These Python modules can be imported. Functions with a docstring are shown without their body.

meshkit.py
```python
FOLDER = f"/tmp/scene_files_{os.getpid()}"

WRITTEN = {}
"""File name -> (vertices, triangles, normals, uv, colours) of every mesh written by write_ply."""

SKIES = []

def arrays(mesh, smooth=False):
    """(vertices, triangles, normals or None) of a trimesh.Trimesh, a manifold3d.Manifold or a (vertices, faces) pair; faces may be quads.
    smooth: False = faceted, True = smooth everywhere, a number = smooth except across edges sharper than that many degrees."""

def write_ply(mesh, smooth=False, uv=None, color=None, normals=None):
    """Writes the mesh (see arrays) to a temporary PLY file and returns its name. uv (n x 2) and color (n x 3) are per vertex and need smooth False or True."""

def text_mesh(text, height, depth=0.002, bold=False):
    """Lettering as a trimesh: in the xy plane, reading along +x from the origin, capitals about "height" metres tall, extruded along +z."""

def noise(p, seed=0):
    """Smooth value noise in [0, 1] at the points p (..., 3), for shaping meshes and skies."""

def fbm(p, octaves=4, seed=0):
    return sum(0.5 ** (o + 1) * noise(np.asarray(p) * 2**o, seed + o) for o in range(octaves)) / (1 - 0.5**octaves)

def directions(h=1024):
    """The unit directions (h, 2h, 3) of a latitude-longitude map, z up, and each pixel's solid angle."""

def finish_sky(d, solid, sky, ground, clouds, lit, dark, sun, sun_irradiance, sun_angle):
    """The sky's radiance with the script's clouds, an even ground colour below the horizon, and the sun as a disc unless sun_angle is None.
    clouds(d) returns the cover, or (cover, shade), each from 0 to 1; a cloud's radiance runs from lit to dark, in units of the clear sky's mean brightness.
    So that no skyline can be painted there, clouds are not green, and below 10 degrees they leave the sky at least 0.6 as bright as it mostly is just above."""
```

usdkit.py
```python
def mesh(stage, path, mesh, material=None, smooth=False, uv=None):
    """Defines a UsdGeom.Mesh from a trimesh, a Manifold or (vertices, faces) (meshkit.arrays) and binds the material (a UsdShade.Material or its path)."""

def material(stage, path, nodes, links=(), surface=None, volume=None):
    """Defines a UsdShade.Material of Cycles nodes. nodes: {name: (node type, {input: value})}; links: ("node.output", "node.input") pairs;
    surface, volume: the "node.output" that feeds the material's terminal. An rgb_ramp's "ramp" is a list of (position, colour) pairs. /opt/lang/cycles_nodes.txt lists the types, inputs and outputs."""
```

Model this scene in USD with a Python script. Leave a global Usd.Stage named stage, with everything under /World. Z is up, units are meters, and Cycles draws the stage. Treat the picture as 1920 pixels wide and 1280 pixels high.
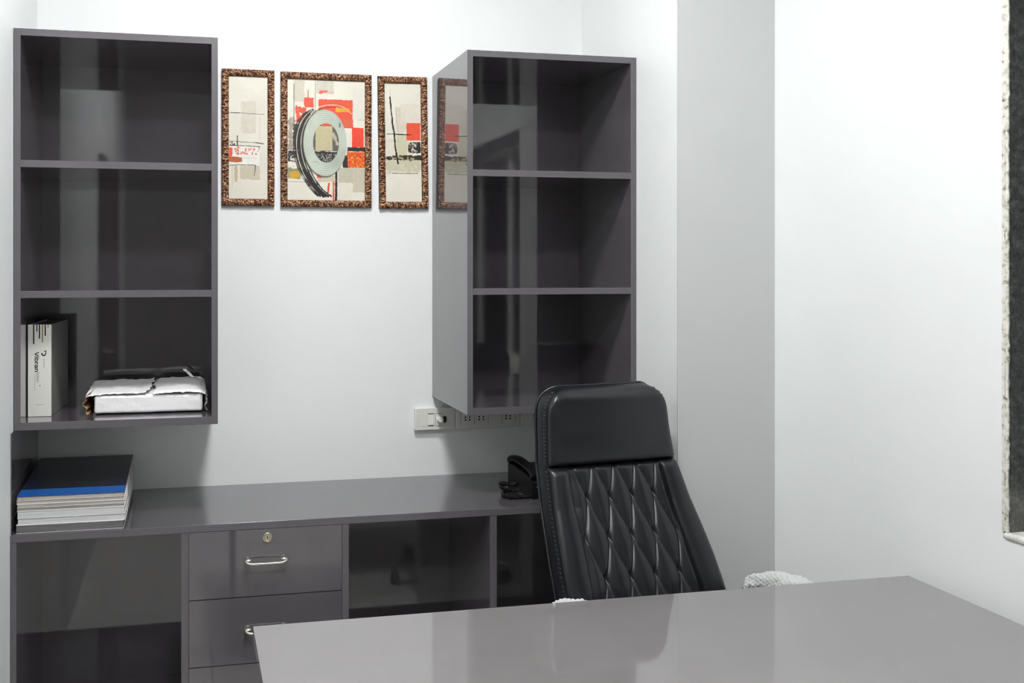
import math
import numpy as np
import trimesh
import meshkit
import usdkit
from pxr import Usd, UsdGeom, UsdLux, UsdShade, Gf, Sdf, Vt

stage = Usd.Stage.CreateInMemory()
UsdGeom.SetStageUpAxis(stage, UsdGeom.Tokens.z)
UsdGeom.SetStageMetersPerUnit(stage, 1.0)
UsdGeom.Xform.Define(stage, '/World')
UsdGeom.Scope.Define(stage, '/World/Looks')

# ------------------------------------------------------------------ camera, light, exposure
CAM = (0.5127, -2.8782, 1.5415)
YAW = 0.1723
cam = UsdGeom.Camera.Define(stage, '/World/camera')
cam.AddTranslateOp().Set(Gf.Vec3d(*CAM))
cam.AddRotateXYZOp().Set(Gf.Vec3f(90, 0, -math.degrees(YAW)))
cam.CreateHorizontalApertureAttr(36.0)
cam.CreateVerticalApertureAttr(24.0)
cam.CreateFocalLengthAttr(1500 / 1920 * 36)
cam.CreateHorizontalApertureOffsetAttr((960 - 615.09) / 1920 * 36)
cam.CreateVerticalApertureOffsetAttr(-(640 - 493.66) / 1920 * 36)
cam.CreateClippingRangeAttr(Gf.Vec2f(0.01, 100))
cam.CreateExposureAttr(1.98)

H = 3.20                                # ceiling height
LAMPS = [(0.92, -1.40, 31.0, 0.34), (0.78, -2.45, 20.0, 0.36)]     # x, y, strength, size of each ceiling panel

dome = UsdLux.DomeLight.Define(stage, '/World/sky')
dome.CreateIntensityAttr(0.05)
dome.CreateColorAttr(Gf.Vec3f(0.6, 0.7, 0.9))

# ------------------------------------------------------------------ helpers
_used = {}


def numbered(base):
    n = _used.get(base, 0)
    _used[base] = n + 1
    return base if n == 0 else f'{base}_{n:03d}'


def tag(prim, label=None, cat=None, group=None, kind=None):
    for k, v in (('label', label), ('category', cat), ('group', group), ('kind', kind)):
        if v:
            prim.SetCustomDataByKey(k, v)
    return prim


GROUPS = {'hanging_shelf_unit': 'shelf units hung on the back wall', 'framed_picture': 'framed abstract paintings on the back wall', 'socket_plate': 'socket plates under the right shelf unit',
          'catalogue': 'catalogues stacked on the worktop', 'ceiling_light': 'square ceiling light panels'}


def thing(name, label, cat, loc=(0, 0, 0), rotz=0.0, group=None, kind=None):
    x = UsdGeom.Xform.Define(stage, numbered('/World/' + name))
    x.AddTranslateOp().Set(Gf.Vec3d(*map(float, loc)))
    x.AddRotateZOp().Set(float(rotz))
    return tag(x.GetPrim(), label, cat, group or GROUPS.get(name), kind)


def obj(name, m, mat, parent=None, smooth=30, label=None, loc=None):
    base = (str(parent.GetPath()) if parent else '/World') + '/' + name
    g = usdkit.mesh(stage, numbered(base), m, MAT[mat], smooth=smooth)
    if loc is not None:
        g.AddTranslateOp().Set(Gf.Vec3d(*map(float, loc)))
    if label:
        g.GetPrim().SetCustomDataByKey('label', label)
    return g.GetPrim()


def box(x0, x1, y0, y1, z0, z1, c=0.0):
    """A box, its edges chamfered by c."""
    lo, hi = np.array([x0, y0, z0], float), np.array([x1, y1, z1], float)
    if c <= 0:
        m = trimesh.creation.box(hi - lo)
        m.apply_translation((lo + hi) / 2)
        return m
    pts = []
    for i in range(8):
        s = np.array([(i >> k) & 1 for k in range(3)])
        corner = np.where(s, hi, lo)
        inn = np.where(s, hi - c, lo + c)
        for k in range(3):
            p = inn.copy()
            p[k] = corner[k]
            pts.append(p)
    return trimesh.Trimesh(pts).convex_hull


def cat_(*ms):
    return trimesh.util.concatenate(list(ms))


def rbox(x0, x1, y0, y1, z0, z1, r, seg=2):
    """A box with rounded edges: the hull of spheres."""
    s = trimesh.creation.icosphere(seg, r)
    pts = []
    for x in (x0 + r, x1 - r):
        for y in (y0 + r, y1 - r):
            for z in (z0 + r, z1 - r):
                pts.append(s.vertices + [x, y, z])
    return trimesh.Trimesh(np.vstack(pts)).convex_hull


def sweep(path, rx, ry=None, sides=12, cap=True, up=(0, 0, 1)):
    """A tube along path; rx sideways, ry along up; radii may be arrays."""
    p = np.asarray(path, float)
    n = len(p)
    rx = np.broadcast_to(rx, (n,))
    ry = rx if ry is None else np.broadcast_to(ry, (n,))
    t = np.gradient(p, axis=0)
    t /= np.linalg.norm(t, axis=1, keepdims=True) + 1e-12
    a = np.cross(t, np.asarray(up, float))
    bad = np.linalg.norm(a, axis=1) < 1e-3
    a[bad] = np.cross(t[bad], [1.0, 0, 0])
    a /= np.linalg.norm(a, axis=1, keepdims=True) + 1e-12
    b = np.cross(a, t)
    ang = np.arange(sides) * 2 * np.pi / sides
    v = p[:, None] + (rx[:, None] * np.cos(ang))[..., None] * a[:, None] + (ry[:, None] * np.sin(ang))[..., None] * b[:, None]
    v = v.reshape(-1, 3)
    f = []
    for i in range(n - 1):
        for j in range(sides):
            k = (j + 1) % sides
            f += [[i * sides + j, i * sides + k, (i + 1) * sides + k], [i * sides + j, (i + 1) * sides + k, (i + 1) * sides + j]]
    if cap:
        v = np.vstack([v, p[0], p[-1]])
        c0, c1 = len(v) - 2, len(v) - 1
        for j in range(sides):
            k = (j + 1) % sides
            f += [[c0, k, j], [c1, (n - 1) * sides + j, (n - 1) * sides + k]]
    m = trimesh.Trimesh(v, f, process=False)
    m.fix_normals()
    return m


def grid_faces(nu, nv, flip=False):
    i, j = np.meshgrid(np.arange(nv - 1), np.arange(nu - 1), indexing='ij')
    a = i * nu + j
    q = np.stack([a, a + 1, a + nu + 1, a + nu], -1).reshape(-1, 4)
    return q[:, ::-1] if flip else q


def spline(pts, n):
    from scipy.interpolate import CubicSpline
    pts = np.asarray(pts, float)
    s = np.r_[0, np.cumsum(np.linalg.norm(np.diff(pts, axis=0), axis=1))]
    return CubicSpline(s, pts)(np.linspace(0, s[-1], n))


def lin(*rgb):
    c = np.asarray(rgb, float) / 255
    return tuple(np.where(c <= 0.04045, c / 12.92, ((c + 0.055) / 1.055) ** 2.4))


def disc(r, h, axis='y', sec=32, loc=(0, 0, 0)):
    m = trimesh.creation.cylinder(r, h, sections=sec)
    if axis == 'y':
        m.apply_transform(trimesh.transformations.rotation_matrix(np.pi / 2, [1, 0, 0]))
    if axis == 'x':
        m.apply_transform(trimesh.transformations.rotation_matrix(np.pi / 2, [0, 1, 0]))
    m.apply_translation(loc)
    return m


def torus(R, r, axis='y', loc=(0, 0, 0), n=40, k=12):
    m = trimesh.creation.torus(R, r, major_sections=n, minor_sections=k)
    if axis == 'y':
        m.apply_transform(trimesh.transformations.rotation_matrix(np.pi / 2, [1, 0, 0]))
    m.apply_translation(loc)
    return m


# ------------------------------------------------------------------ materials
MAT = {}


def mat(name, nodes, links=(), surface='p.BSDF'):
    MAT[name] = usdkit.material(stage, '/World/Looks/' + name, nodes, list(links), surface=surface)


def plain(name, col, rough=0.5, **kw):
    mat(name, {'p': ('principled_bsdf', {'base_color': col, 'roughness': rough, **kw})})


def bumped(name, col, rough, scale, dist, detail=2, strength=1.0, col2=None, cscale=None, **kw):
    """A plain colour (or two, mixed by noise) with a fine noise relief."""
    nodes = {'g': ('geometry', {}), 'n': ('noise_texture', {'scale': scale, 'detail': detail}),
             'b': ('bump', {'strength': strength, 'distance': dist}),
             'p': ('principled_bsdf', {'base_color': col, 'roughness': rough, **kw})}
    links = [('g.position', 'n.vector'), ('n.fac', 'b.height'), ('b.normal', 'p.normal')]
    if col2 is not None:
        nodes['n2'] = ('noise_texture', {'scale': cscale or scale, 'detail': 3})
        nodes['r'] = ('rgb_ramp', {'ramp': [(0.3, col), (0.7, col2)]})
        links += [('g.position', 'n2.vector'), ('n2.fac', 'r.fac'), ('r.color', 'p.base_color')]
    mat(name, nodes, links)


bumped('wall_paint', (0.79, 0.81, 0.81), 0.55, 90, 0.0006, strength=0.3, col2=(0.81, 0.83, 0.83), cscale=2.5)
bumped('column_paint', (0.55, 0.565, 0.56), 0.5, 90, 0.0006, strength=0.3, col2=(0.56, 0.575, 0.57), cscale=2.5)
bumped('far_wall_paint', (0.20, 0.19, 0.185), 0.6, 60, 0.0005)
bumped('ceiling_paint', (0.82, 0.82, 0.81), 0.8, 60, 0.0005)
mat('floor_tile', {'g': ('geometry', {}), 'k': ('brick_texture', {'offset': 0.0, 'color1': (0.78, 0.77, 0.74), 'color2': (0.80, 0.79, 0.76), 'mortar': (0.25, 0.23, 0.2),
                   'scale': 1.0, 'mortar_size': 0.003, 'brick_width': 0.6, 'row_height': 0.6}), 'p': ('principled_bsdf', {'roughness': 0.15})},
    [('g.position', 'k.vector'), ('k.color', 'p.base_color')])
bumped('grey_laminate', (0.083, 0.076, 0.085), 0.05, 22, 0.0004, detail=0, strength=0.05, col2=(0.091, 0.084, 0.093), cscale=8, ior=1.5, coat_weight=1.0, coat_roughness=0.05)
bumped('edge_band', (0.110, 0.102, 0.112), 0.25, 120, 0.0003, strength=0.3, col2=(0.116, 0.108, 0.118), cscale=20)
bumped('desk_laminate', (0.190, 0.180, 0.182), 0.045, 22, 0.0004, detail=0, strength=0.06, col2=(0.200, 0.190, 0.192), cscale=8, ior=1.5, coat_weight=1.0, coat_roughness=0.045)
bumped('black_leather', (0.0080, 0.0085, 0.0115), 0.30, 700, 0.0004, detail=3, strength=0.35, specular_ior_level=0.5)
plain('black_plastic', (0.012, 0.012, 0.013), 0.4)
plain('phone_black', (0.006, 0.006, 0.007), 0.35, specular_ior_level=0.22)
plain('thread', (0.05, 0.05, 0.055), 0.5)
plain('chrome', (0.75, 0.74, 0.72), 0.18, metallic=1.0)
plain('brushed_steel', (0.60, 0.57, 0.51), 0.42, metallic=1.0)
plain('dull_steel', (0.66, 0.60, 0.45), 0.38, metallic=1.0)
plain('white_plastic', (0.82, 0.82, 0.79), 0.3)
plain('plate_plastic', (0.72, 0.72, 0.68), 0.35)
plain('dark_hole', (0.006, 0.006, 0.006), 0.7)
plain('grey_gap', (0.06, 0.06, 0.055), 0.6)
plain('binder_white', (0.74, 0.735, 0.69), 0.35)
plain('binder_grey', (0.20, 0.20, 0.195), 0.4)
plain('print_black', (0.02, 0.018, 0.02), 0.5)
plain('print_grey', (0.25, 0.25, 0.24), 0.5)
plain('print_pale', (0.50, 0.49, 0.46), 0.5)
plain('print_gold', (0.40, 0.29, 0.13), 0.4)
plain('print_brown', (0.12, 0.08, 0.05), 0.4)
bumped('paper_wrap', (0.86, 0.86, 0.86), 0.6, 60, 0.002, detail=4, strength=0.4)
bumped('kraft_paper', (0.45, 0.28, 0.13), 0.8, 80, 0.002, detail=4, strength=0.4)
plain('cover_black', (0.010, 0.011, 0.016), 0.10)
plain('cover_navy', (0.006, 0.010, 0.025), 0.10)
plain('cover_blue', (0.012, 0.095, 0.36), 0.12)
plain('cover_white', (0.72, 0.71, 0.70), 0.25)
plain('door_laminate', (0.055, 0.045, 0.042), 0.35)
mat('lamp_glow', {'e': ('emission', {'color': (1.0, 1.0, 0.995), 'strength': 1.0})}, (), 'e.emission')
for i, L in enumerate(LAMPS):
    mat(f'lamp_glow_{i}', {'e': ('emission', {'color': (1.0, 1.0, 0.995), 'strength': L[2]})}, (), 'e.emission')


def pages(name, c1, c2, scale):
    mat(name, {'g': ('geometry', {}), 'm': ('mapping', {'scale': (6.0, 6.0, scale)}), 'n': ('noise_texture', {'scale': 1.0, 'detail': 4, 'roughness': 0.7}),
               'r': ('rgb_ramp', {'ramp': [(0.32, c1), (0.62, c2)]}), 'b': ('bump', {'strength': 0.4, 'distance': 0.001}),
               'p': ('principled_bsdf', {'roughness': 0.7})},
        [('g.position', 'm.vector'), ('m.vector', 'n.vector'), ('n.fac', 'r.fac'), ('r.color', 'p.base_color'), ('n.fac', 'b.height'), ('b.normal', 'p.normal')])


pages('pages_grey', (0.06, 0.06, 0.06), (0.21, 0.21, 0.21), 900)
pages('pages_white', (0.46, 0.46, 0.47), (0.66, 0.66, 0.67), 800)
pages('pages_tan', (0.22, 0.19, 0.16), (0.60, 0.57, 0.53), 700)

mat('carved_bronze', {'g': ('geometry', {}), 'v': ('voronoi_texture', {'scale': 170, 'feature': 'distance_to_edge'}), 'n': ('noise_texture', {'scale': 260, 'detail': 3}),
                      'mx': ('math', {'math_type': 'multiply'}), 'r': ('rgb_ramp', {'ramp': [(0.10, (0.012, 0.004, 0.002)), (0.22, (0.060, 0.022, 0.009)), (0.38, (0.22, 0.090, 0.038)), (0.56, (0.55, 0.31, 0.17))]}),
                      'a': ('attribute', {'attribute': 'relief'}), 'ad': ('math', {'math_type': 'multiply_add', 'value2': 0.95}),
                      'p': ('principled_bsdf', {'roughness': 0.33, 'metallic': 0.25})},
    [('g.position', 'v.vector'), ('g.position', 'n.vector'), ('n.fac', 'mx.value1'), ('a.fac', 'mx.value2'), ('mx.value1', 'ad.value1') if False else ('mx.value', 'ad.value1'), ('v.distance', 'ad.value3'),
     ('ad.value', 'r.fac'), ('r.color', 'p.base_color')])
mat('painted_canvas', {'a': ('attribute', {'attribute': 'paint'}), 'p': ('principled_bsdf', {'roughness': 0.45})}, [('a.color', 'p.base_color')])
mat('dark_granite', {'g': ('geometry', {}), 'n': ('noise_texture', {'scale': 58, 'detail': 7, 'roughness': 0.78}),
                     'r': ('rgb_ramp', {'ramp': [(0.30, (0.018, 0.018, 0.015)), (0.5, (0.075, 0.076, 0.066)), (0.68, (0.16, 0.16, 0.145))]}), 'p': ('principled_bsdf', {'roughness': 0.22})},
    [('g.position', 'n.vector'), ('n.fac', 'r.fac'), ('r.color', 'p.base_color')])
mat('pale_stone', {'g': ('geometry', {}), 'n': ('noise_texture', {'scale': 75, 'detail': 4, 'roughness': 0.65}),
                   'r': ('rgb_ramp', {'ramp': [(0.30, (0.12, 0.10, 0.075)), (0.38, (0.45, 0.41, 0.34)), (0.48, (0.68, 0.66, 0.60)), (0.7, (0.78, 0.78, 0.76))]}), 'p': ('principled_bsdf', {'roughness': 0.5})},
    [('g.position', 'n.vector'), ('n.fac', 'r.fac'), ('r.color', 'p.base_color')])
mat('sill_marble', {'g': ('geometry', {}), 'n': ('noise_texture', {'scale': 40, 'detail': 5}),
                    'r': ('rgb_ramp', {'ramp': [(0.3, (0.45, 0.45, 0.42)), (0.5, (0.70, 0.71, 0.67)), (0.7, (0.80, 0.80, 0.77))]}), 'p': ('principled_bsdf', {'roughness': 0.2})},
    [('g.position', 'n.vector'), ('n.fac', 'r.fac'), ('r.color', 'p.base_color')])
mat('pane_glass', {'t': ('transparent_bsdf', {'color': (0.75, 0.8, 0.8)}), 'g': ('glossy_bsdf', {'color': (0.9, 0.9, 0.9), 'roughness': 0.02}), 'f': ('fresnel', {'IOR': 1.5}), 'm': ('mix_closure', {})},
    [('f.fac', 'm.fac'), ('t.BSDF', 'm.closure1'), ('g.BSDF', 'm.closure2')], 'm.closure')
mat('bubble_wrap', {'t': ('transparent_bsdf', {'color': (0.95, 0.96, 0.96)}), 'p': ('principled_bsdf', {'base_color': (0.80, 0.81, 0.80), 'roughness': 0.18}), 'f': ('layer_weight', {'blend': 0.35}),
                    'r': ('math', {'math_type': 'multiply_add', 'value2': 0.55, 'value3': 0.42, 'use_clamp': True}), 'm': ('mix_closure', {})},
    [('f.facing', 'r.value1'), ('r.value', 'm.fac'), ('t.BSDF', 'm.closure1'), ('p.BSDF', 'm.closure2')], 'm.closure')

# ------------------------------------------------------------------ the room
XR, XC, YC = 2.348, 2.0095, -0.616       # right wall, left face and front face of the column
YF = -3.75                                # wall behind the camera
WY0, WY1, WZ0, WZ1 = -1.3405, -2.50, 0.913, 2.30   # window opening in the right wall
T = 0.22


def struct(name, m, mt, parent=None, smooth=False):
    p = obj(name, m, mt, parent, smooth)
    if parent is None:
        p.SetCustomDataByKey('kind', 'structure')
    return p


struct('floor', box(-0.15, XR + T, YF - 0.15, 0.15, -0.1, 0), 'floor_tile')
struct('ceiling', box(-0.15, XR + T, YF - 0.15, 0.15, H, H + 0.1), 'ceiling_paint')
struct('wall_back', box(-0.15, XR + T, 0, 0.15, 0, H), 'wall_paint')
struct('wall_left', box(-0.15, 0, YF, 0, 0, H), 'wall_paint')
struct('wall_front', box(-0.15, XR + T, YF - 0.15, YF, 0, H), 'far_wall_paint')
struct('wall_right', cat_(box(XR, XR + T, WY0, 0, 0, H), box(XR, XR + T, YF, WY1, 0, H), box(XR, XR + T, WY1, WY0, 0, WZ0), box(XR, XR + T, WY1, WY0, WZ1, H)), 'wall_paint')
# a boxed pillar stands in the corner: its side is white like the walls, its front is painted pale grey
col = thing('wall_column', None, None, kind='structure')
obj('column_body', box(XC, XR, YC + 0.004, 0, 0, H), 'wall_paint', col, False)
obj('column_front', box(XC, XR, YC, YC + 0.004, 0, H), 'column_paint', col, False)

win = thing('window_1', None, None, kind='structure')


def jagged(x0, x1, y0, y1, z0, z1, n, amp, seed):
    """A stone strip whose long edge is chipped: subdivided along z and nibbled."""
    m = box(x0, x1, y0, y1, z0, z1)
    m = m.subdivide_to_size(max(0.02, (z1 - z0) / n))
    v = np.array(m.vertices)
    k = v[:, 1] < (y0 + y1) / 2
    nz = meshkit.fbm(np.c_[v[:, 2] * 90, v[:, 2] * 0, v[:, 2] * 0 + seed], 3) - 0.5
    v[k, 1] += amp * nz[k]
    return trimesh.Trimesh(v, m.faces, process=False)


for ya, yb_ in ((WY0, WY0 - 0.0145), (WY1, WY1 + 0.016)):
    j = obj('jamb', box(XR - 0.001, XR + T, min(ya, yb_), max(ya, yb_), WZ0 + 0.018, WZ1 - 0.016), 'dark_granite', win, False)
    obj('chipped_edge', jagged(XR - 0.004, XR - 0.001, min(ya, yb_), max(ya, yb_), WZ0 + 0.018, WZ1 - 0.016, 200, 0.005, 3), 'pale_stone', j, False)
hd = obj('head', box(XR - 0.001, XR + T, WY1, WY0, WZ1 - 0.016, WZ1), 'dark_granite', win, False)
obj('sill', rbox(XR - 0.006, XR + T + 0.02, WY1 + 0.001, WY0 - 0.001, WZ0, WZ0 + 0.018, 0.0085), 'sill_marble', win, 40)
fx0, fx1 = XR + T - 0.06, XR + T - 0.02
y0, y1, z0, z1 = WY1 + 0.016, WY0 - 0.016, WZ0 + 0.018, WZ1 - 0.016
obj('window_frame', cat_(box(fx0, fx1, y0, y1, z0, z0 + 0.05), box(fx0, fx1, y0, y1, z1 - 0.05, z1), box(fx0, fx1, y0, y0 + 0.05, z0 + 0.05, z1 - 0.05), box(fx0, fx1, y1 - 0.05, y1, z0 + 0.05, z1 - 0.05),
                         box(fx0, fx1, (y0 + y1) / 2 - 0.03, (y0 + y1) / 2 + 0.03, z0 + 0.05, z1 - 0.05)), 'white_plastic', win, False)
for a, b in ((y0 + 0.05, (y0 + y1) / 2 - 0.03), ((y0 + y1) / 2 + 0.03, y1 - 0.05)):
    obj('pane', box(fx0 + 0.015, fx0 + 0.021, a, b, z0 + 0.05, z1 - 0.05), 'pane_glass', win, False)

dr = thing('door_1', None, None, kind='structure')
obj('door_leaf', box(0.0, 0.018, -2.86, -1.95, 0.005, 2.10, 0.003), 'door_laminate', dr, False)
obj('door_frame', cat_(box(0, 0.03, -2.93, -2.86, 0, 2.17), box(0, 0.03, -1.95, -1.88, 0, 2.17), box(0, 0.03, -2.86, -1.95, 2.10, 2.17)), 'door_laminate', dr, False)
obj('door_handle', cat_(disc(0.025, 0.012, 'x', loc=(0.024, -2.02, 1.02)), sweep([(0.03, -2.02, 1.02), (0.065, -2.02, 1.02), (0.07, -2.04, 1.02), (0.07, -2.14, 1.02)], 0.008)), 'brushed_steel', dr)

# ceiling panels, the room's lamps
for i, (x, y, s, w) in enumerate(LAMPS):
    t = thing('ceiling_light', ['square white ceiling light panel above the front of the storage counter', 'square white ceiling light panel above the desk, farther from the counter'][i], 'ceiling light', (x, y, H), 0)
    h = w / 2
    obj('rim', cat_(box(-h - 0.02, h + 0.02, -h - 0.02, -h, -0.012, 0), box(-h - 0.02, h + 0.02, h, h + 0.02, -0.012, 0), box(-h - 0.02, -h, -h, h, -0.012, 0), box(h, h + 0.02, -h, h, -0.012, 0)), 'white_plastic', t, False)
    obj('diffuser', box(-h, h, -h, h, -0.008, -0.002), f'lamp_glow_{i}', t, False)

# ------------------------------------------------------------------ the two hanging shelf units
D = 0.3836


def shelf_unit(x0, label, front):
    t = thing('hanging_shelf_unit', label, 'shelf unit', (x0, 0, 1.0455))
    W, Hh, th, d = 0.600, 1.1935, 0.0195, D
    for a in (0, W - th):
        sp = obj('side_panel', box(a, a + th, -d + 0.0012, -0.0008, 0, Hh, 0.0004), 'grey_laminate', t, False)
        obj('edge_strip', box(a, a + th, -d, -d + 0.0012, 0, Hh, 0.0003), 'edge_band', sp, False)
    for nm, z, tt in (('bottom_panel', 0, 0.023), ('shelf', 0.393, 0.0215), ('shelf', 0.782, 0.0215), ('top_panel', Hh - 0.0205, 0.0205)):
        sp = obj(nm, box(th, W - th, -d + 0.0012, -0.012, z, z + tt, 0.0004), 'grey_laminate', t, False)
        obj('edge_strip', box(th, W - th, -d, -d + 0.0012, z, z + tt, 0.0003), 'edge_band', sp, False)
    obj('back_panel', box(th, W - th, -0.012, -0.0008, 0, Hh), 'grey_laminate', t, False)
    return t


shelf_unit(0.0012, 'tall dark grey open shelf unit in the left corner, holding a binder and a parcel', 0)
shelf_unit(1.4085, 'tall dark grey open shelf unit beside the column, its three compartments empty', 1)

# ------------------------------------------------------------------ low counter
CD = 0.4275
t = thing('worktop', 'long glossy grey worktop running along the back wall over the low cabinet', 'worktop', (0, 0, 0.7285))
obj('slab', box(0.001, XC - 0.001, -CD + 0.0012, -0.001, 0, 0.0215, 0.0005), 'grey_laminate', t, False)
obj('edge_strip', box(0.001, XC - 0.001, -CD, -CD + 0.0012, 0, 0.0215, 0.0003), 'edge_band', t, False)

t = thing('side_lining', 'thin dark grey panel lining the left wall between worktop and shelf unit', 'wall panel', (0, 0, 0.7502))
obj('panel', box(0.0005, 0.0030, -CD + 0.008, -0.0008, 0, 0.2945), 'grey_laminate', t, False)

t = thing('low_cabinet', 'low dark grey cabinet under the worktop with open compartments and a stack of drawers', 'cabinet')
zt = 0.7280
for nm, a, b in (('end_panel', 0.0015, 0.0175), ('divider', 0.490, 0.512), ('divider', 0.984, 1.0055), ('divider', 1.470, 1.4925), ('end_panel', 1.988, XC - 0.001)):
    sp = obj(nm, box(a, b, -CD + 0.0022, -0.013, 0.0, zt, 0.0004), 'grey_laminate', t, False)
    obj('edge_strip', box(a, b, -CD + 0.001, -CD + 0.0022, 0.0, zt, 0.0003), 'edge_band', sp, False)
obj('back_panel', box(0.0015, XC - 0.001, -0.013, -0.001, 0.0, zt), 'grey_laminate', t, False)
for a, b in ((0.0177, 0.4898), (1.0057, 1.4698), (1.4927, 1.9878)):
    obj('bottom_panel', box(a, b, -CD + 0.003, -0.0132, 0.08, 0.10, 0.0004), 'grey_laminate', t, False)
    obj('plinth', box(a, b, -CD + 0.05, -CD + 0.066, 0.0, 0.0798), 'grey_laminate', t, False)


def pull(zc):
    """A bow handle with leaf-shaped feet, centre at x = 0.746."""
    xs = np.array([-0.060, -0.0625, -0.0605, -0.052, -0.03, 0, 0.03, 0.052, 0.0605, 0.0625, 0.060])
    ys = np.array([0, -0.012, -0.021, -0.0265, -0.0285, -0.029, -0.0285, -0.0265, -0.021, -0.012, 0]) - CD
    zs = np.array([0.003, 0.002, 0.0, -0.002, -0.003, -0.003, -0.003, -0.002, 0.0, 0.002, 0.003])
    p = spline(np.c_[xs + 0.746, ys, zs + zc], 60)
    u = np.abs(np.linspace(-1, 1, 60))
    m = sweep(p, 0.0026 + 0.0040 * u ** 6, 0.0028 + 0.0006 * u, 12)
    feet = []
    for s in (-1, 1):
        f = trimesh.creation.icosphere(3, 1.0)
        f.apply_scale((0.011, 0.010, 0.0042))
        f.apply_translation((0.746 + s * 0.055, -CD - 0.0105, zc + 0.004))
        feet.append(f)
    return cat_(m, *feet)


for i, (za, zb) in enumerate(((0.5240, 0.7275), (0.3205, 0.5215), (0.1030, 0.3180))):
    d = obj('drawer', box(0.5135, 0.9828, -CD, -0.05, za, zb), 'grey_laminate', t, False)
    obj('handle', pull((0.6345, 0.4245, 0.215)[i]), 'brushed_steel', d, label='satin steel bow handle')
    if i == 0:
        lx, lz = 0.750, 0.7025
        obj('lock', cat_(disc(0.0148, 0.004, 'y', 40, (lx, -CD - 0.002, lz)), torus(0.0125, 0.0024, 'y', (lx, -CD - 0.004, lz)), disc(0.0095, 0.0055, 'y', 32, (lx, -CD - 0.0025, lz)),
                         torus(0.0070, 0.0011, 'y', (lx, -CD - 0.0052, lz))), 'dull_steel', d, label='round brass toned drawer lock')
        obj('keyhole', cat_(box(lx - 0.0013, lx + 0.0013, -CD - 0.0062, -CD - 0.0050, lz - 0.0050, lz + 0.0038)), 'dark_hole', d, False)

# ------------------------------------------------------------------ desk
dk = thing('office_desk', 'glossy grey office desk in front of the black chair, reaching toward the viewer', 'desk')
DX0, DX1, DY1, DY0 = 0.6505, 2.3115, -1.1300, -1.88
obj('desk_top', box(DX0, DX1, DY0, DY1, 0.722, 0.750, 0.0008), 'desk_laminate', dk, False)
obj('side_panel', box(DX0 + 0.02, DX0 + 0.045, DY0 + 0.03, DY1 - 0.02, 0, 0.7218, 0.0005), 'desk_laminate', dk, False)
obj('side_panel', box(DX1 - 0.045, DX1 - 0.02, DY0 + 0.03, DY1 - 0.02, 0, 0.7218, 0.0005), 'desk_laminate', dk, False)


# ------------------------------------------------------------------ framed pictures
def n2(a, b, sc, seed, oct_=3):
    return meshkit.fbm(np.stack([a * sc, b * sc, np.full_like(a, seed * 7.3)], -1), oct_)


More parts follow.
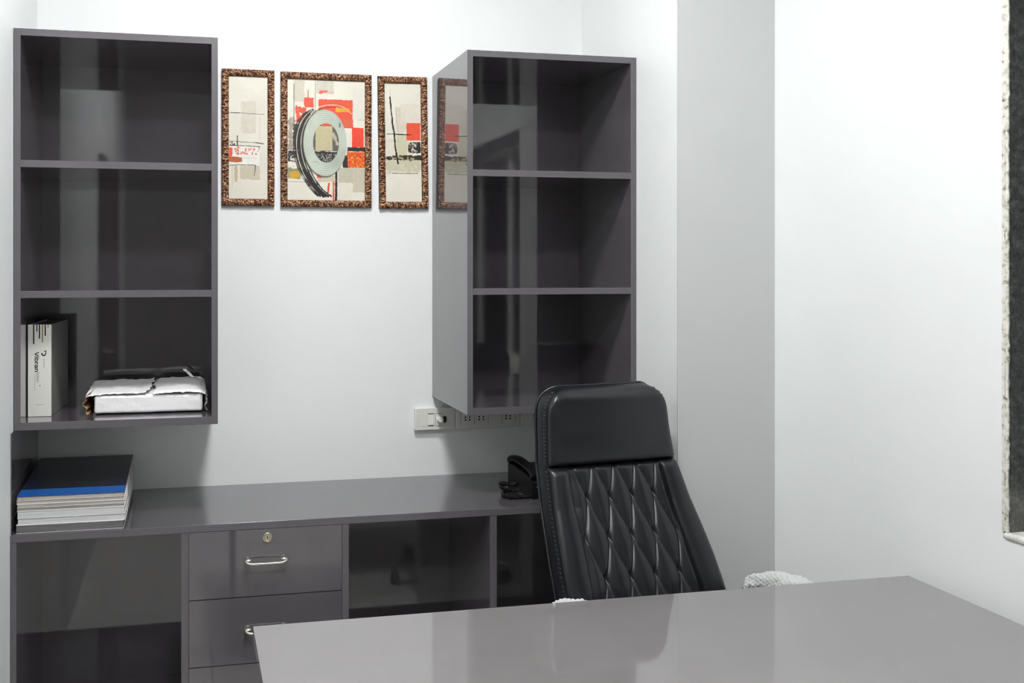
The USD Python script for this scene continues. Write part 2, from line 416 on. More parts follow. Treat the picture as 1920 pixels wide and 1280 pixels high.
class Paint:
    """Colour per grid point of a canvas: a runs right, b runs down, in the units given."""

    def __init__(s, w, h, nx, nz, X0, X1, Y0, Y1):
        s.nx, s.nz = nx, nz
        A, B = np.meshgrid(np.linspace(X0, X1, nx), np.linspace(Y0, Y1, nz))
        s.A, s.B, s.seed = A, B, 1
        base = np.array(lin(240, 235, 220))
        s.c = np.broadcast_to(base, (nz, nx, 3)).copy()
        s.c *= (0.93 + 0.12 * n2(A, B, 0.006, 50))[..., None]

    def lay(s, mask, rgb, k=1.0, streak=0.0, dirx=True):
        s.seed += 1
        col_ = np.broadcast_to(np.array(lin(*rgb)), s.c.shape).copy()
        col_ *= (0.9 + 0.2 * n2(s.A, s.B, 0.05, s.seed + 20))[..., None]
        m = np.clip(mask, 0, 1) * k
        if streak:
            q = n2(s.A * (0.1 if dirx else 1), s.B * (1 if dirx else 0.1), 0.12, s.seed + 60)
            m = m * np.clip((q - streak * 0.55) * 9, 0, 1)
        s.c = s.c * (1 - m[..., None]) + col_ * m[..., None]

    def rect(s, x0, x1, y0, y1, rgb, k=1.0, rough=5.0, soft=2.5, streak=0.0, dirx=True):
        s.seed += 1
        w = ((n2(s.A, s.B, 0.06, s.seed) - 0.5) * 2.6 + (n2(s.A, s.B, 0.018, s.seed + 5) - 0.5) * 2.2) * rough
        d = np.minimum(np.minimum(s.A - x0, x1 - s.A), np.minimum(s.B - y0, y1 - s.B)) + w
        s.lay(np.clip(d / soft + 0.5, 0, 1), rgb, k, streak, dirx)

    def stroke(s, pts, w, rgb, k=1.0, rough=0.5, streak=0.0):
        s.seed += 1
        p = np.asarray(pts, float)
        best = np.full(s.A.shape, 1e9)
        for i in range(len(p) - 1):
            a, b = p[i], p[i + 1]
            ab = b - a
            tt = np.clip(((s.A - a[0]) * ab[0] + (s.B - a[1]) * ab[1]) / (ab @ ab), 0, 1)
            best = np.minimum(best, np.hypot(s.A - a[0] - tt * ab[0], s.B - a[1] - tt * ab[1]))
        ww = w * (1 + rough * 2 * (n2(s.A, s.B, 0.035, s.seed) - 0.5))
        s.lay(np.clip((ww - best) / 2.2 + 0.5, 0, 1), rgb, k, streak)

    def blobs(s, x0, x1, y0, y1, rgb, th=0.55, sc=0.09, k=1.0):
        s.seed += 1
        ins = ((s.A > x0) & (s.A < x1) & (s.B > y0) & (s.B < y1)).astype(float)
        s.lay(ins * np.clip((n2(s.A, s.B, sc, s.seed) - th) * 14, 0, 1), rgb, k)


def art_middle():
    q = Paint(1, 1, 236, 360, 90, 757, 140, 1165)
    q.rect(335, 488, 120, 258, (214, 208, 192), .9)
    q.rect(140, 235, 150, 330, (212, 206, 186), .8, 8)
    q.rect(96, 140, 470, 745, (150, 130, 112), .8, 16, 10, .35, False)
    q.rect(140, 232, 520, 745, (52, 46, 44), .95, 10, 4, .25, False)
    q.rect(232, 312, 295, 375, (240, 88, 58))
    q.rect(156, 262, 368, 510, (240, 88, 58), 1, 16, 4)
    q.blobs(150, 290, 380, 510, (238, 230, 214), .56, .05, .9)
    q.rect(358, 652, 303, 545, (241, 86, 54), 1, 5)
    q.rect(540, 648, 470, 532, (226, 104, 66), .8, 10, 8)
    q.rect(362, 432, 228, 250, (238, 98, 70), .95, 8)
    q.rect(430, 488, 236, 250, (238, 160, 130), .6, 6)
    q.stroke([(267, 230), (266, 290)], 4, (200, 70, 50))
    q.stroke([(328, 140), (326, 420)], 2.5, (120, 112, 100), .8)
    q.stroke([(145, 180), (146, 505)], 3, (60, 54, 48), .9)
    q.rect(650, 752, 200, 470, (226, 222, 214), .5, 5, 8)
    q.stroke([(690, 470), (755, 472)], 1.6, (90, 84, 80), .8)
    q.rect(645, 746, 538, 706, (243, 72, 44), 1, 3)
    q.rect(604, 760, 706, 742, (38, 34, 33), 1, 4)
    q.rect(602, 760, 745, 882, (232, 84, 30), 1, 4)
    q.blobs(604, 757, 750, 880, (240, 160, 40), .56, .08)
    q.blobs(604, 757, 745, 800, (190, 40, 20), .58, .07)
    q.rect(565, 606, 775, 885, (34, 31, 30), 1, 4)
    q.rect(92, 565, 748, 842, (36, 33, 32), 1, 6)
    q.blobs(92, 240, 770, 900, (222, 214, 198), .52, .05)
    q.blobs(330, 520, 765, 835, (205, 200, 190), .60, .16, .9)
    q.rect(92, 205, 895, 985, (134, 134, 92), .9, 8, 5)
    q.rect(108, 192, 926, 982, (222, 172, 48), .95, 12, 5)
    q.rect(345, 502, 955, 1006, (206, 196, 168), .9)
    q.rect(340, 378, 942, 978, (238, 90, 64), .95, 6)
    q.rect(524, 652, 884, 1012, (196, 194, 170), .9)
    q.rect(650, 760, 884, 1092, (206, 198, 176), .9)
    q.rect(524, 640, 1012, 1165, (232, 226, 208), .7)
    q.stroke([(92, 1008), (330, 1014)], 2, (120, 112, 100), .8)
    q.stroke([(486, 1010), (484, 1165)], 7, (236, 92, 62))
    q.stroke([(510, 915), (506, 1165)], 10, (34, 31, 30), 1, .5)
    q.stroke([(445, 1022), (436, 1098)], 8, (228, 74, 50))
    # what shows inside the ring
    q.rect(300, 540, 505, 745, (60, 52, 46), .9, 6)
    q.rect(385, 455, 500, 532, (226, 84, 54), .95)
    q.rect(330, 475, 532, 740, (202, 192, 152), 1, 3)
    q.stroke([(480, 600), (520, 680)], 14, (205, 190, 170), .8, .9, .3)
    # sweeping dark strokes round the left of the ring
    for k, (dx, w) in enumerate(((0, 9), (-22, 7), (18, 11), (38, 8), (-38, 4), (60, 6))):
        e = np.array([(300 + dx * .3, 400), (225 + dx, 480), (185 + dx, 600), (180 + dx, 720), (200 + dx, 840), (245 + dx, 950), (310 + dx, 1050), (395 + dx * 1.2, 1130)])
        q.stroke(spline(e, 26), w, (30, 28, 27), 1, .8, .18)
    for dx in (-10, 28):
        e = np.array([(310 + dx, 398), (220 + dx, 500), (180 + dx, 640), (186 + dx, 780), (225 + dx, 900)])
        q.stroke(spline(e, 20), 3.2, (214, 206, 190), .9, .8)
    e = np.array([(290, 430), (360, 372), (450, 350), (560, 362), (640, 420)])
    q.stroke(spline(e, 20), 3, (238, 226, 206), .9, .6)
    e = np.array([(300, 440), (370, 386), (470, 368), (580, 385)])
    q.stroke(spline(e, 20), 4, (96, 66, 40), .8, .7, .2)
    q.rect(505, 622, 374, 408, (236, 174, 40), 1, 12, 4)
    # silver ring
    A, B = q.A, q.B
    ro = np.hypot((A - 412) / 188, (B - 675) / 285)
    ri = np.hypot((A - 420) / 110, (B - 675) / 165)
    ring = np.clip((1 - ro) * 60, 0, 1) * np.clip((ri - 1) * 40, 0, 1)
    q.lay(np.clip((1.03 - np.hypot((A - 405) / 188, (B - 682) / 285)) * 40, 0, 1) * np.clip((ri - 1) * 40, 0, 1), (60, 54, 46), .8)
    rings = np.sin(ro * 95 + 3 * n2(A, B, .01, 91)) * .5 + .5
    hl = n2(A, B, .006, 93)
    g = (0.70 + .20 * rings * (0.5 + hl) + .24 * (hl - .5))[..., None] * np.array([.80, .86, .76])
    g = np.clip(g, 0, 1.0) ** 1.35
    q.c = q.c * (1 - ring[..., None]) + g * ring[..., None]
    q.stroke([(540, 505), (538, 535)], 6, (70, 70, 76), .8)
    q.stroke([(310, 840), (340, 835), (360, 858)], 2.5, (150, 160, 140), .9)
    return q


def art_left():
    q = Paint(1, 1, 120, 360, 110, 447, 125, 1170)
    q.rect(216, 346, 338, 612, (224, 217, 200), .8, 6, 6)
    q.rect(375, 384, 450, 660, (228, 220, 202), .8, 3)
    q.stroke([(112, 439), (190, 437), (418, 444)], 2.0, (70, 60, 52), .9)
    q.stroke([(130, 438), (200, 438)], 3.5, (50, 44, 40))
    q.rect(138, 376, 724, 882, (248, 246, 240), 1, 4)
    q.stroke([(112, 678), (240, 686), (345, 688), (412, 696)], 2.4, (60, 52, 48), .9)
    q.stroke([(345, 687), (408, 696)], 4, (40, 36, 34))
    q.stroke([(118, 716), (260, 716), (382, 723)], 3, (60, 52, 48), .95)
    q.blobs(114, 165, 685, 716, (60, 56, 52), .5, .12)
    q.rect(112, 141, 735, 852, (238, 96, 54), 1, 3)
    q.rect(116, 227, 813, 857, (190, 104, 48), 1, 6)
    q.blobs(158, 355, 728, 792, (236, 130, 96), .56, .07)
    q.stroke([(185, 634), (184, 716)], 4.5, (34, 30, 30))
    q.stroke([(190, 716), (192, 796)], 5, (170, 120, 70), .9)
    q.stroke([(210, 820), (350, 818)], 2, (206, 188, 160), .8)
    q.rect(208, 380, 884, 1006, (208, 200, 172), .85, 6, 4)
    q.rect(160, 187, 884, 1028, (196, 176, 138), .85, 4, 4)
    q.rect(137, 146, 884, 1080, (216, 208, 188), .8, 3)
    q.stroke([(118, 886), (200, 879), (345, 881)], 2.6, (56, 50, 46))
    q.stroke([(342, 886), (338, 925), (331, 968)], 3, (50, 46, 42))
    q.stroke([(376, 728), (362, 762)], 3.5, (150, 130, 100), .8)
    return q


def art_right():
    q = Paint(1, 1, 120, 360, 110, 437, 125, 1168)
    q.rect(204, 300, 330, 560, (222, 212, 194), .85, 6, 5)
    q.rect(255, 436, 305, 470, (232, 226, 210), .8, 3, 4)
    q.rect(114, 200, 610, 760, (228, 222, 204), .7, 6, 8)
    q.rect(212, 312, 585, 760, (208, 206, 170), .85, 8, 6)
    q.rect(112, 436, 785, 905, (202, 200, 172), .85, 22, 26)
    q.blobs(240, 400, 830, 900, (226, 218, 180), .52, .04, .8)
    q.rect(304, 431, 472, 626, (244, 90, 58), 1, 3)
    q.rect(318, 432, 640, 738, (46, 42, 42), 1, 6, 4)
    q.blobs(300, 400, 640, 730, (226, 206, 190), .50, .05)
    q.rect(330, 437, 738, 758, (240, 238, 230), .9, 4)
    q.rect(114, 437, 762, 798, (44, 40, 36), 1, 12, 4, .12)
    q.blobs(150, 420, 768, 800, (190, 170, 110), .55, .07)
    q.stroke([(130, 572), (200, 570), (350, 577)], 3.2, (46, 42, 40))
    q.stroke([(215, 573), (320, 576)], 5, (34, 31, 30))
    q.stroke([(164, 175), (160, 250)], 1.5, (130, 120, 110), .7)
    q.stroke([(160, 250), (170, 370), (182, 490), (194, 560), (202, 690), (226, 828)], 7, (32, 30, 28), 1, 1.1)
    q.stroke([(172, 915), (270, 918), (402, 917)], 2.6, (80, 72, 64), .9)
    q.stroke([(210, 340), (232, 560)], 3, (196, 184, 160), .7)
    return q


def picture(label, x0, x1, z0, z1, fw, q, tilt, parent_loc, bar):
    t = thing('framed_picture', label, 'picture', parent_loc, 0, None)
    w, h = x1 - x0, z1 - z0
    if tilt:
        UsdGeom.Xform(t).AddRotateYOp().Set(tilt)
    fd = 0.016
    # carved frame: a profile run round the rectangle, its relief lumps displaced outwards
    prof = np.array([(0, 0), (0, .35), (.0, .7), (.07, .88), (.2, .96), (.35, 1.0), (.5, 1.0), (.65, .97), (.8, .9), (.92, .8), (1.0, .72), (1.0, .3)])   # across the width, height
    n = 260
    per = 2 * (w + h)
    ss = np.linspace(0, per, n * 4, endpoint=False)
    corners = np.array([0, w, w + h, 2 * w + h])
    ss = np.unique(np.r_[ss, corners])
    pts, rel = [], []
    for s_ in ss:
        if s_ < w: bx, bz, ix, iz = s_, 0, 0, 1
        elif s_ < w + h: bx, bz, ix, iz = w, s_ - w, -1, 0
        elif s_ < 2 * w + h: bx, bz, ix, iz = w - (s_ - w - h), h, 0, -1
        else: bx, bz, ix, iz = 0, h - (s_ - 2 * w - h), 1, 0
        for a, b in prof:
            # mitre: clamp the inset point within the inner rectangle's diagonal
            px_ = min(max(bx + ix * a * fw, a * fw), w - a * fw)
            pz_ = min(max(bz + iz * a * fw, a * fw), h - a * fw)
            pts.append((px_, -b * fd, pz_))
            rel.append(0.0 if a in (0.0, 1.0) else b)
    v, rel = np.array(pts), np.array(rel)
    P = v * 1.0
    lump = meshkit.noise(np.c_[P[:, 0] * 190 + 31 * x0, P[:, 2] * 190, P[:, 0] * 0], 5)
    fine = meshkit.noise(np.c_[P[:, 0] * 420, P[:, 2] * 420, P[:, 0] * 0 + 9], 8)
    dd = np.mod(np.where((P[:, 2] < fw) | (P[:, 2] > h - fw), P[:, 0], P[:, 2]), 0.021) / 0.021
    groove = np.clip(1 - np.abs(dd - 0.5) / 0.08, 0, 1) * meshkit.noise(np.c_[P[:, 0] * 60, P[:, 2] * 60, P[:, 0] * 0 + 4], 3)
    relief = np.clip(0.85 * lump + 0.55 * fine - 0.2 - 0.75 * groove, 0, 1.2)
    v[:, 1] -= rel * (relief - 0.45) * 0.0085
    m_, k_ = len(ss), len(prof)
    f = []
    for i in range(m_):
        i2 = (i + 1) % m_
        for j in range(k_ - 1):
            f.append((i * k_ + j, i2 * k_ + j, i2 * k_ + j + 1, i * k_ + j + 1))
    f = np.array(f)[:, ::-1]
    g = usdkit.mesh(stage, str(t.GetPath()) + '/carved_frame', (v, f), MAT['carved_bronze'], smooth=True)
    UsdGeom.PrimvarsAPI(g).CreatePrimvar('relief', Sdf.ValueTypeNames.FloatArray, 'vertex').Set(Vt.FloatArray.FromNumpy((relief * np.where(rel > 0, 1, .2)).astype(np.float32)))
    g.GetPrim().SetCustomDataByKey('label', 'carved bronze brown frame')
    # canvas
    X = np.linspace(fw, w - fw, q.nx)
    Z = np.linspace(h - fw, fw, q.nz)
    GX, GZ = np.meshgrid(X, Z)
    GY = -0.0075 - 0.0004 * (n2(GX, GZ, 400, 3))
    cv = np.stack([GX, GY, GZ], -1).reshape(-1, 3)
    g = usdkit.mesh(stage, str(t.GetPath()) + '/canvas', (cv, grid_faces(q.nx, q.nz)[:, ::-1]), MAT['painted_canvas'], smooth=True)
    UsdGeom.PrimvarsAPI(g).CreatePrimvar('paint', Sdf.ValueTypeNames.Color3fArray, 'vertex').Set(Vt.Vec3fArray.FromNumpy(np.clip(q.c * 0.80, 0, .9).reshape(-1, 3).astype(np.float32)))
    g.GetPrim().SetCustomDataByKey('label', 'abstract painting')
    obj('backing', box(0.001, w - 0.001, -0.006, 0, 0.001, h - 0.001), 'print_brown', t, False)
    return t


picture('narrow framed abstract painting of pale beige blocks and thin lines, nearest the left shelves', 0.628, 0.816, 1.7475, 2.2345, 0.0247, art_left(), 0, (0.628, -0.001, 1.7475), 0)
picture('wide abstract painting in a carved bronze frame with a large silver ring over red blocks', 0.8385, 1.1738, 1.746, 2.2325, 0.0247, art_middle(), 0, (0.8385, -0.001, 1.746), 0)
picture('narrow framed abstract painting with one red square and a tall black stroke', 1.2030, 1.3905, 1.7440, 2.2315, 0.0247, art_right(), -0.75, (1.2035, -0.001, 1.7430), 0)

# ------------------------------------------------------------------ switch and socket plates
def plate(name, label, cat, x0, x1, z0=0.9235, z1=1.0065):
    t = thing(name, label, cat, (x0, 0, z0))
    w, h = x1 - x0, z1 - z0
    obj('back_box', box(0.002, w - 0.002, -0.014, -0.0005, 0.002, h - 0.002, 0.001), 'plate_plastic', t, False)
    obj('cover_plate', rbox(0, w, -0.0215, -0.014, 0, h, 0.0035), 'plate_plastic', t, 40)
    return t, w, h


pt, w, h = plate('switch_plate', 'pale switch plate with rocker and dimmer knob on the back wall', 'light switch', 1.336, 1.4915)
Y0 = -0.0215
obj('blank_module', box(0.026, 0.0455, Y0 - 0.0008, Y0 + 0.001, 0.0145, 0.0605, 0.0004), 'plate_plastic', pt, False)
r = obj('rocker_switch', box(0.0505, 0.0720, Y0 - 0.0030, Y0 + 0.001, 0.0185, 0.0585, 0.0012), 'white_plastic', pt, False)
obj('gap', box(0.0505, 0.0720, Y0 - 0.0012, Y0, 0.0585, 0.0618), 'grey_gap', r, False)
obj('gap', box(0.0505, 0.0720, Y0 - 0.0012, Y0, 0.0152, 0.0185), 'grey_gap', r, False)
k = obj('dimmer_knob', cat_(disc(0.0120, 0.006, 'y', 32, (0.0930, Y0 - 0.003, 0.0415)), disc(0.0095, 0.020, 'y', 32, (0.0930, Y0 - 0.012, 0.0415)), box(0.0918, 0.0942, Y0 - 0.0235, Y0 - 0.021, 0.0335, 0.0495)), 'white_plastic', pt, 30)
obj('dimmer_surround', cat_(box(0.0785, 0.0797, Y0 - 0.0006, Y0, 0.014, 0.062), box(0.0785, 0.1065, Y0 - 0.0006, Y0, 0.0608, 0.062), box(0.0785, 0.1065, Y0 - 0.0006, Y0, 0.014, 0.0152)), 'grey_gap', pt, False)
obj('black_tab', box(0.1090, 0.1190, Y0 - 0.005, Y0 + 0.001, 0.0275, 0.0495, 0.001), 'dark_hole', pt, False, label='small black tab')


def sockets(t, x0, cols, zz):
    for c in cols:
        s = obj('socket', box(c - x0 - 0.012, c - x0 + 0.028, Y0 - 0.0008, Y0 + 0.001, 0.020, 0.062, 0.0004), 'plate_plastic', t, False)
        for dx in (0, 0.0165):
            obj('socket_hole', cat_(*[disc(0.0030, 0.0012, 'y', 14, (c - x0 + dx, Y0 - 0.0010, z_)) for z_ in zz]), 'dark_hole', s, 30)


pt, w, h = plate('socket_plate', 'pale socket plate under the right shelf unit, with three pairs of small dark holes', 'socket', 1.4930, 1.7475)
sockets(pt, 1.4930, (1.5305, 1.5845, 1.6908), (0.0435, 0.0335))
for a in (0.0200, 0.0735, 0.128, 0.182, 0.236):
    obj('module_seam', box(a - 0.0006, a + 0.0006, Y0 - 0.0004, Y0 + 0.0005, 0.016, 0.066), 'grey_gap', pt, False)
pt, w, h = plate('socket_plate', 'pale outlet plate under the right shelf unit, half hidden by the chair headrest', 'socket', 1.7490, 1.9700)
obj('blank_module', box(0.018, 0.044, Y0 - 0.0012, Y0 + 0.001, 0.014, 0.066, 0.0005), 'plate_plastic', pt, False)
s = obj('socket', box(0.048, 0.090, Y0 - 0.0008, Y0 + 0.001, 0.014, 0.066, 0.0004), 'plate_plastic', pt, False)
obj('socket_slot', box(0.0535, 0.0605, Y0 - 0.0014, Y0, 0.0385, 0.0455), 'dark_hole', s, False)

# ------------------------------------------------------------------ telephone
ph = thing('telephone', 'black corded desk telephone on the worktop, half hidden behind the chair', 'telephone', (1.715, -0.26, 0.7502), 6)
prof = np.array([(-0.085, 0.0), (0.085, 0.0), (0.085, 0.080), (0.05, 0.083), (-0.07, 0.066), (-0.085, 0.055)])
from shapely.geometry import Polygon
b = trimesh.creation.extrude_polygon(Polygon(prof).buffer(-0.006).buffer(0.006), 0.150, engine='earcut')
b.apply_transform(np.array([[0, 0, 1, -0.075], [1, 0, 0, 0], [0, 1, 0, 0], [0, 0, 0, 1]], float))
obj('phone_body', b, 'phone_black', ph, 30)
hp = spline([(-0.053, -0.080, 0.070), (-0.053, -0.055, 0.084), (-0.053, 0.0, 0.095), (-0.053, 0.055, 0.100), (-0.053, 0.082, 0.092)], 30)
u = np.linspace(-1, 1, 30)
hs = obj('handset', sweep(hp, 0.021 + 0.006 * np.abs(u) ** 3, 0.010 + 0.008 * np.abs(u) ** 4, 16), 'phone_black', ph, 40)
obj('grip_line', box(-0.062, -0.036, -0.0875, -0.0850, 0.040, 0.0415, 0.0005), 'print_grey', hs, False)
for i in range(4):
    for j in range(3):
        yy = -0.055 + i * 0.022
        zz = 0.066 + (yy + 0.07) * 0.1417 + 0.0012
        obj('key', box(-0.005 + j * 0.024, 0.012 + j * 0.024, yy, yy + 0.015, zz - 0.001, zz + 0.0055, 0.001), 'print_black', ph, False)


def coil(path, R, pitch, r, sides=6):
    path = np.asarray(path)
    L = np.linalg.norm(np.diff(path, axis=0), axis=1).sum()
    n = int(L / pitch * 9)
    from scipy.interpolate import interp1d
    s = np.r_[0, np.cumsum(np.linalg.norm(np.diff(path, axis=0), axis=1))]
    c = interp1d(s, path, axis=0)(np.linspace(0, L, n))
    tt = np.gradient(c, axis=0)
    tt /= np.linalg.norm(tt, axis=1, keepdims=True)
    a = np.cross(tt, [0, 0, 1.0])
    a /= np.linalg.norm(a, axis=1, keepdims=True)
    bb = np.cross(a, tt)
    th = np.linspace(0, L / pitch * 2 * np.pi, n)
    return sweep(c + R * (np.cos(th)[:, None] * a + np.sin(th)[:, None] * bb), r, r, sides)


loop = spline([(0.050, -0.100, 0.0075), (-0.02, -0.094, 0.0075), (-0.085, -0.072, 0.0075), (-0.128, -0.070, 0.0075), (-0.158, -0.052, 0.0075), (-0.150, -0.018, 0.0075),
               (-0.118, 0.000, 0.009), (-0.098, -0.022, 0.016), (-0.122, -0.040, 0.022), (-0.148, -0.014, 0.024), (-0.125, 0.020, 0.026), (-0.100, 0.000, 0.032), (-0.125, -0.025, 0.037), (-0.145, 0.005, 0.034), (-0.118, 0.035, 0.026), (-0.090, 0.030, 0.022), (-0.070, 0.022, 0.026)], 300)
obj('coiled_cord', coil(loop, 0.0048, 0.0045, 0.0018), 'phone_black', ph, True, label='coiled black handset cord')

# ------------------------------------------------------------------ binder and parcel on the left shelf
bd = thing('sample_binder', 'white sample binder with black and gold stripes standing on the bottom shelf', 'binder', (0.0235, -0.291, 1.0690), -4)
bw, bl, bh = 0.0705, 0.235, 0.284
obj('spine', box(0, bw, 0, 0.0035, 0, bh, 0.0008), 'binder_white', bd, False)
obj('cover', box(0, 0.003, 0.0037, bl, 0, bh, 0.0006), 'binder_white', bd, False)
obj('cover', box(bw - 0.003, bw, 0.0037, bl, 0, bh, 0.0006), 'binder_grey', bd, False, label='grey binder cover')
obj('sample_pages', box(0.004, bw - 0.004, 0.006, bl - 0.004, 0.003, bh - 0.003), 'print_grey', bd, False)
def spx(X): return (X - 200) / 262 * bw           # positions read off the spine
def spz(Y): return bh * (1 - (Y - 125) / 1060)
for nm, X, wd, Y, mt in (('stripe', 267, 15, 350, 'print_black'), ('stripe', 302, 14, 205, 'print_brown'), ('stripe', 331, 14, 288, 'print_black'), ('stripe', 364, 17, 330, 'print_gold'), ('stripe', 395, 14, 255, 'print_black'), ('stripe', 427, 14, 162, 'print_gold')):
    obj(nm, box(spx(X - wd / 2), spx(X + wd / 2), -0.0004, 0.0002, spz(Y), bh - 0.0003), mt, bd, False)


def spine_text(s, hgt, X, Y, mt, length=None, bold=False, nm='lettering'):
    """Lettering that reads down the spine, its feet to the left."""
    m = meshkit.text_mesh(s, hgt, 0.0003, bold)
    m.apply_translation(-np.array([m.bounds[0][0], 0, 0]))
    if length:
        m.apply_scale([length / m.bounds[1][0], 1, 1])
    v = np.array(m.vertices)
    m = trimesh.Trimesh(np.c_[spx(X) + v[:, 1], -0.0005 + 0 * v[:, 2] + np.where(v[:, 2] > 1e-5, 0.0, 0.0006), spz(Y) - v[:, 0]], m.faces, process=False)
    m.fix_normals()
    return obj(nm, m, mt, bd, False)


spine_text('Vibran', 0.0115, 280, 440, 'print_black', spz(440) - spz(668), True)
spine_text('Colour', 0.0078, 300, 672, 'print_grey', spz(672) - spz(792), False)
spine_text('Laminate Range', 0.0038, 272, 690, 'print_pale', spz(690) - spz(890)) if False else None
obj('print_line', box(spx(276), spx(282), -0.0003, 0.0002, spz(885), spz(690)), 'print_pale', bd, False)
obj('print_line', box(spx(376), spx(388), -0.0003, 0.0002, spz(620), spz(520)), 'print_pale', bd, False)
obj('print_line', box(spx(290), spx(380), -0.0003, 0.0002, spz(1052), spz(1044)), 'print_pale', bd, False)
obj('dot', disc(0.0016, 0.0005, 'y', 16, (spx(336), -0.0002, spz(829))), 'print_black', bd, False)
e = np.array([(402, 425), (400, 455), (388, 480), (368, 478), (362, 455)])
obj('logo_mark', cat_(sweep([(spx(a), -0.0002, spz(b)) for a, b in spline(e, 24)], np.linspace(.0010, .0024, 24), 0.0003, 6, up=(0, 1, 0)),
                      sweep([(spx(a), -0.0002, spz(b)) for a, b in [(406, 425), (398, 430), (380, 434)]], 0.0010, 0.0003, 6, up=(0, 1, 0))), 'print_black', bd, True)

pc = thing('paper_parcel', 'torn white paper parcel with brown kraft lining, lying on the bottom shelf', 'parcel', (0, 0, 1.0692))


def crumple(m, amp, sc, seed, size=0.008):
    m = m.subdivide_to_size(size)
    v = np.array(m.vertices)
    nrm = np.array(m.vertex_normals)
    n_ = meshkit.fbm(v * sc + seed, 3) - 0.5
    v = v + nrm * (amp * 2 * n_)[:, None]
    return trimesh.Trimesh(v, m.faces, process=False)


obj('paper_bundle', crumple(rbox(0.222, 0.556, -0.300, -0.080, 0.0035, 0.0585, 0.008, 2), 0.0016, 28, 4, 0.012), 'paper_wrap', pc, True, label='white paper bundle')


def sheet(fn, nu, nv, th=0.0008):
    """A thin paper sheet with thickness: fn(u, v) -> xyz over the unit square."""
    U, V = np.meshgrid(np.linspace(0, 1, nu), np.linspace(0, 1, nv))
    P = fn(U, V).reshape(-1, 3)
    q = grid_faces(nu, nv)
    tm = trimesh.Trimesh(P, np.vstack([q[:, [0, 1, 2]], q[:, [0, 2, 3]]]), process=False)
    N = np.array(tm.vertex_normals)
    n_ = len(P)
    f = [q, q[:, ::-1] + n_]
    e = np.r_[np.arange(nu - 1), np.arange(nv - 1) * nu + nu - 1, nu * nv - 1 - np.arange(nu - 1), (nv - 1 - np.arange(nv - 1)) * nu]
    e2 = np.roll(e, -1)
    f.append(np.stack([e, e2, e2 + n_, e + n_], -1)[:, ::-1])
    return np.vstack([P, P - N * th]), np.vstack(f)


def flap(x0, x1, y0, y1, z0, rise, lip, seed, curl=0.0):
    def fn(U, V):
        nz_ = meshkit.fbm(np.stack([U * 9 + seed, V * 5, U * 0], -1), 3) - 0.5
        edge = meshkit.fbm(np.stack([U * 22 + seed, U * 0, U * 0], -1), 3) - 0.5
        tear = meshkit.fbm(np.stack([V * 7 + seed, U * 0, U * 0 + 3], -1), 3) - 0.5
        X = x0 + (x1 - x0) * U + (0.022 * tear * (U if seed < 5 else 1 - U)) + (0.014 * V * U if seed < 5 else -0.006 * V * (1 - U))
        Y = y0 + (y1 - y0) * V + edge * 0.012 * (1 - V)
        Z = z0 + rise * np.sin(np.pi * U) ** .6 + 0.010 * V ** 0.8 + nz_ * 0.006 - lip * np.clip(1 - V / 0.07, 0, 1) ** 2 + curl * np.clip((U - .8) / .2, 0, 1) ** 2
        return np.stack([X, Y, Z], -1)
    return sheet(fn, 60, 34)


obj('wrapper_flap', flap(0.198, 0.386, -0.302, -0.075, 0.0625, 0.006, 0.003, 1, 0.009), 'paper_wrap', pc, True)
obj('wrapper_flap', flap(0.404, 0.566, -0.306, -0.075, 0.0650, 0.007, 0.006, 7, -0.003), 'paper_wrap', pc, True)


def torn_side(x, seed, mt_amp, y0=-0.302, y1=-0.085):
    def fn(U, V):
        w_ = meshkit.fbm(np.stack([V * 4 + seed, U * 3, U * 0], -1), 3) - 0.5
        X = x - (0.014 * np.sin(np.pi * V) + 0.006 * np.sin(5.5 * np.pi * V)) * mt_amp + w_ * 0.016
        Y = y0 + (y1 - y0) * U + (meshkit.fbm(np.stack([V * 9 + seed, V * 0, V * 0], -1), 2) - .5) * 0.012 * (1 - U)
        Z = 0.003 + 0.066 * V
        return np.stack([X, Y, Z], -1)
    return sheet(fn, 30, 30)


obj('kraft_lining', torn_side(0.209, 2, 1.0), 'kraft_paper', pc, True, label='torn brown kraft paper edge')
obj('kraft_lining', torn_side(0.5665, 11, -0.1), 'paper_wrap', pc, True)
obj('wrapper_base', flap(0.21, 0.560, -0.306, -0.075, 0.0012, 0.0, 0.0, 21), 'kraft_paper', pc, True) if False else None
obj('torn_strip', (lambda vf: vf)(sheet(lambda U, V: np.stack([0.498 + 0.055 * V + 0.012 * (U - .5), -0.100 - 0.02 * V + 0 * U, 0.112 - 0.032 * np.sqrt(V) + 0.004 * np.sin(V * 9)], -1), 6, 24)), 'paper_wrap', pc, True)

# ------------------------------------------------------------------ stack of catalogues on the worktop
specs = [  # thickness, pages, x shift, y shift, words
    (0.0240, 'pages_grey', 0.000, 0.000, 'thick catalogue with grey page edges at the bottom of the stack on the worktop'),
    (0.0190, 'pages_white', 0.004, 0.003, 'thick catalogue with white page edges, second from the bottom of the stack'),
    (0.0215, 'pages_white', 0.003, 0.002, 'thick catalogue with white page edges, third from the bottom of the stack'),
    (0.0100, 'pages_tan', 0.002, 0.004, 'thin catalogue with tan page edges, fourth from the bottom of the stack'),
    (0.0105, 'pages_tan', 0.003, 0.001, 'thin catalogue with tan page edges, fifth from the bottom of the stack'),
    (0.0100, 'pages_tan', 0.001, 0.003, 'thin catalogue with tan page edges, second from the top of the stack'),
    (0.0120, 'pages_tan', 0.002, 0.002, 'glossy black catalogue with a bright blue front edge, on top of the stack')]
zb = 0.7502
SX0, SX1, SY0, SY1 = 0.0140, 0.3235, -0.4150, -0.030
slope = 0.0
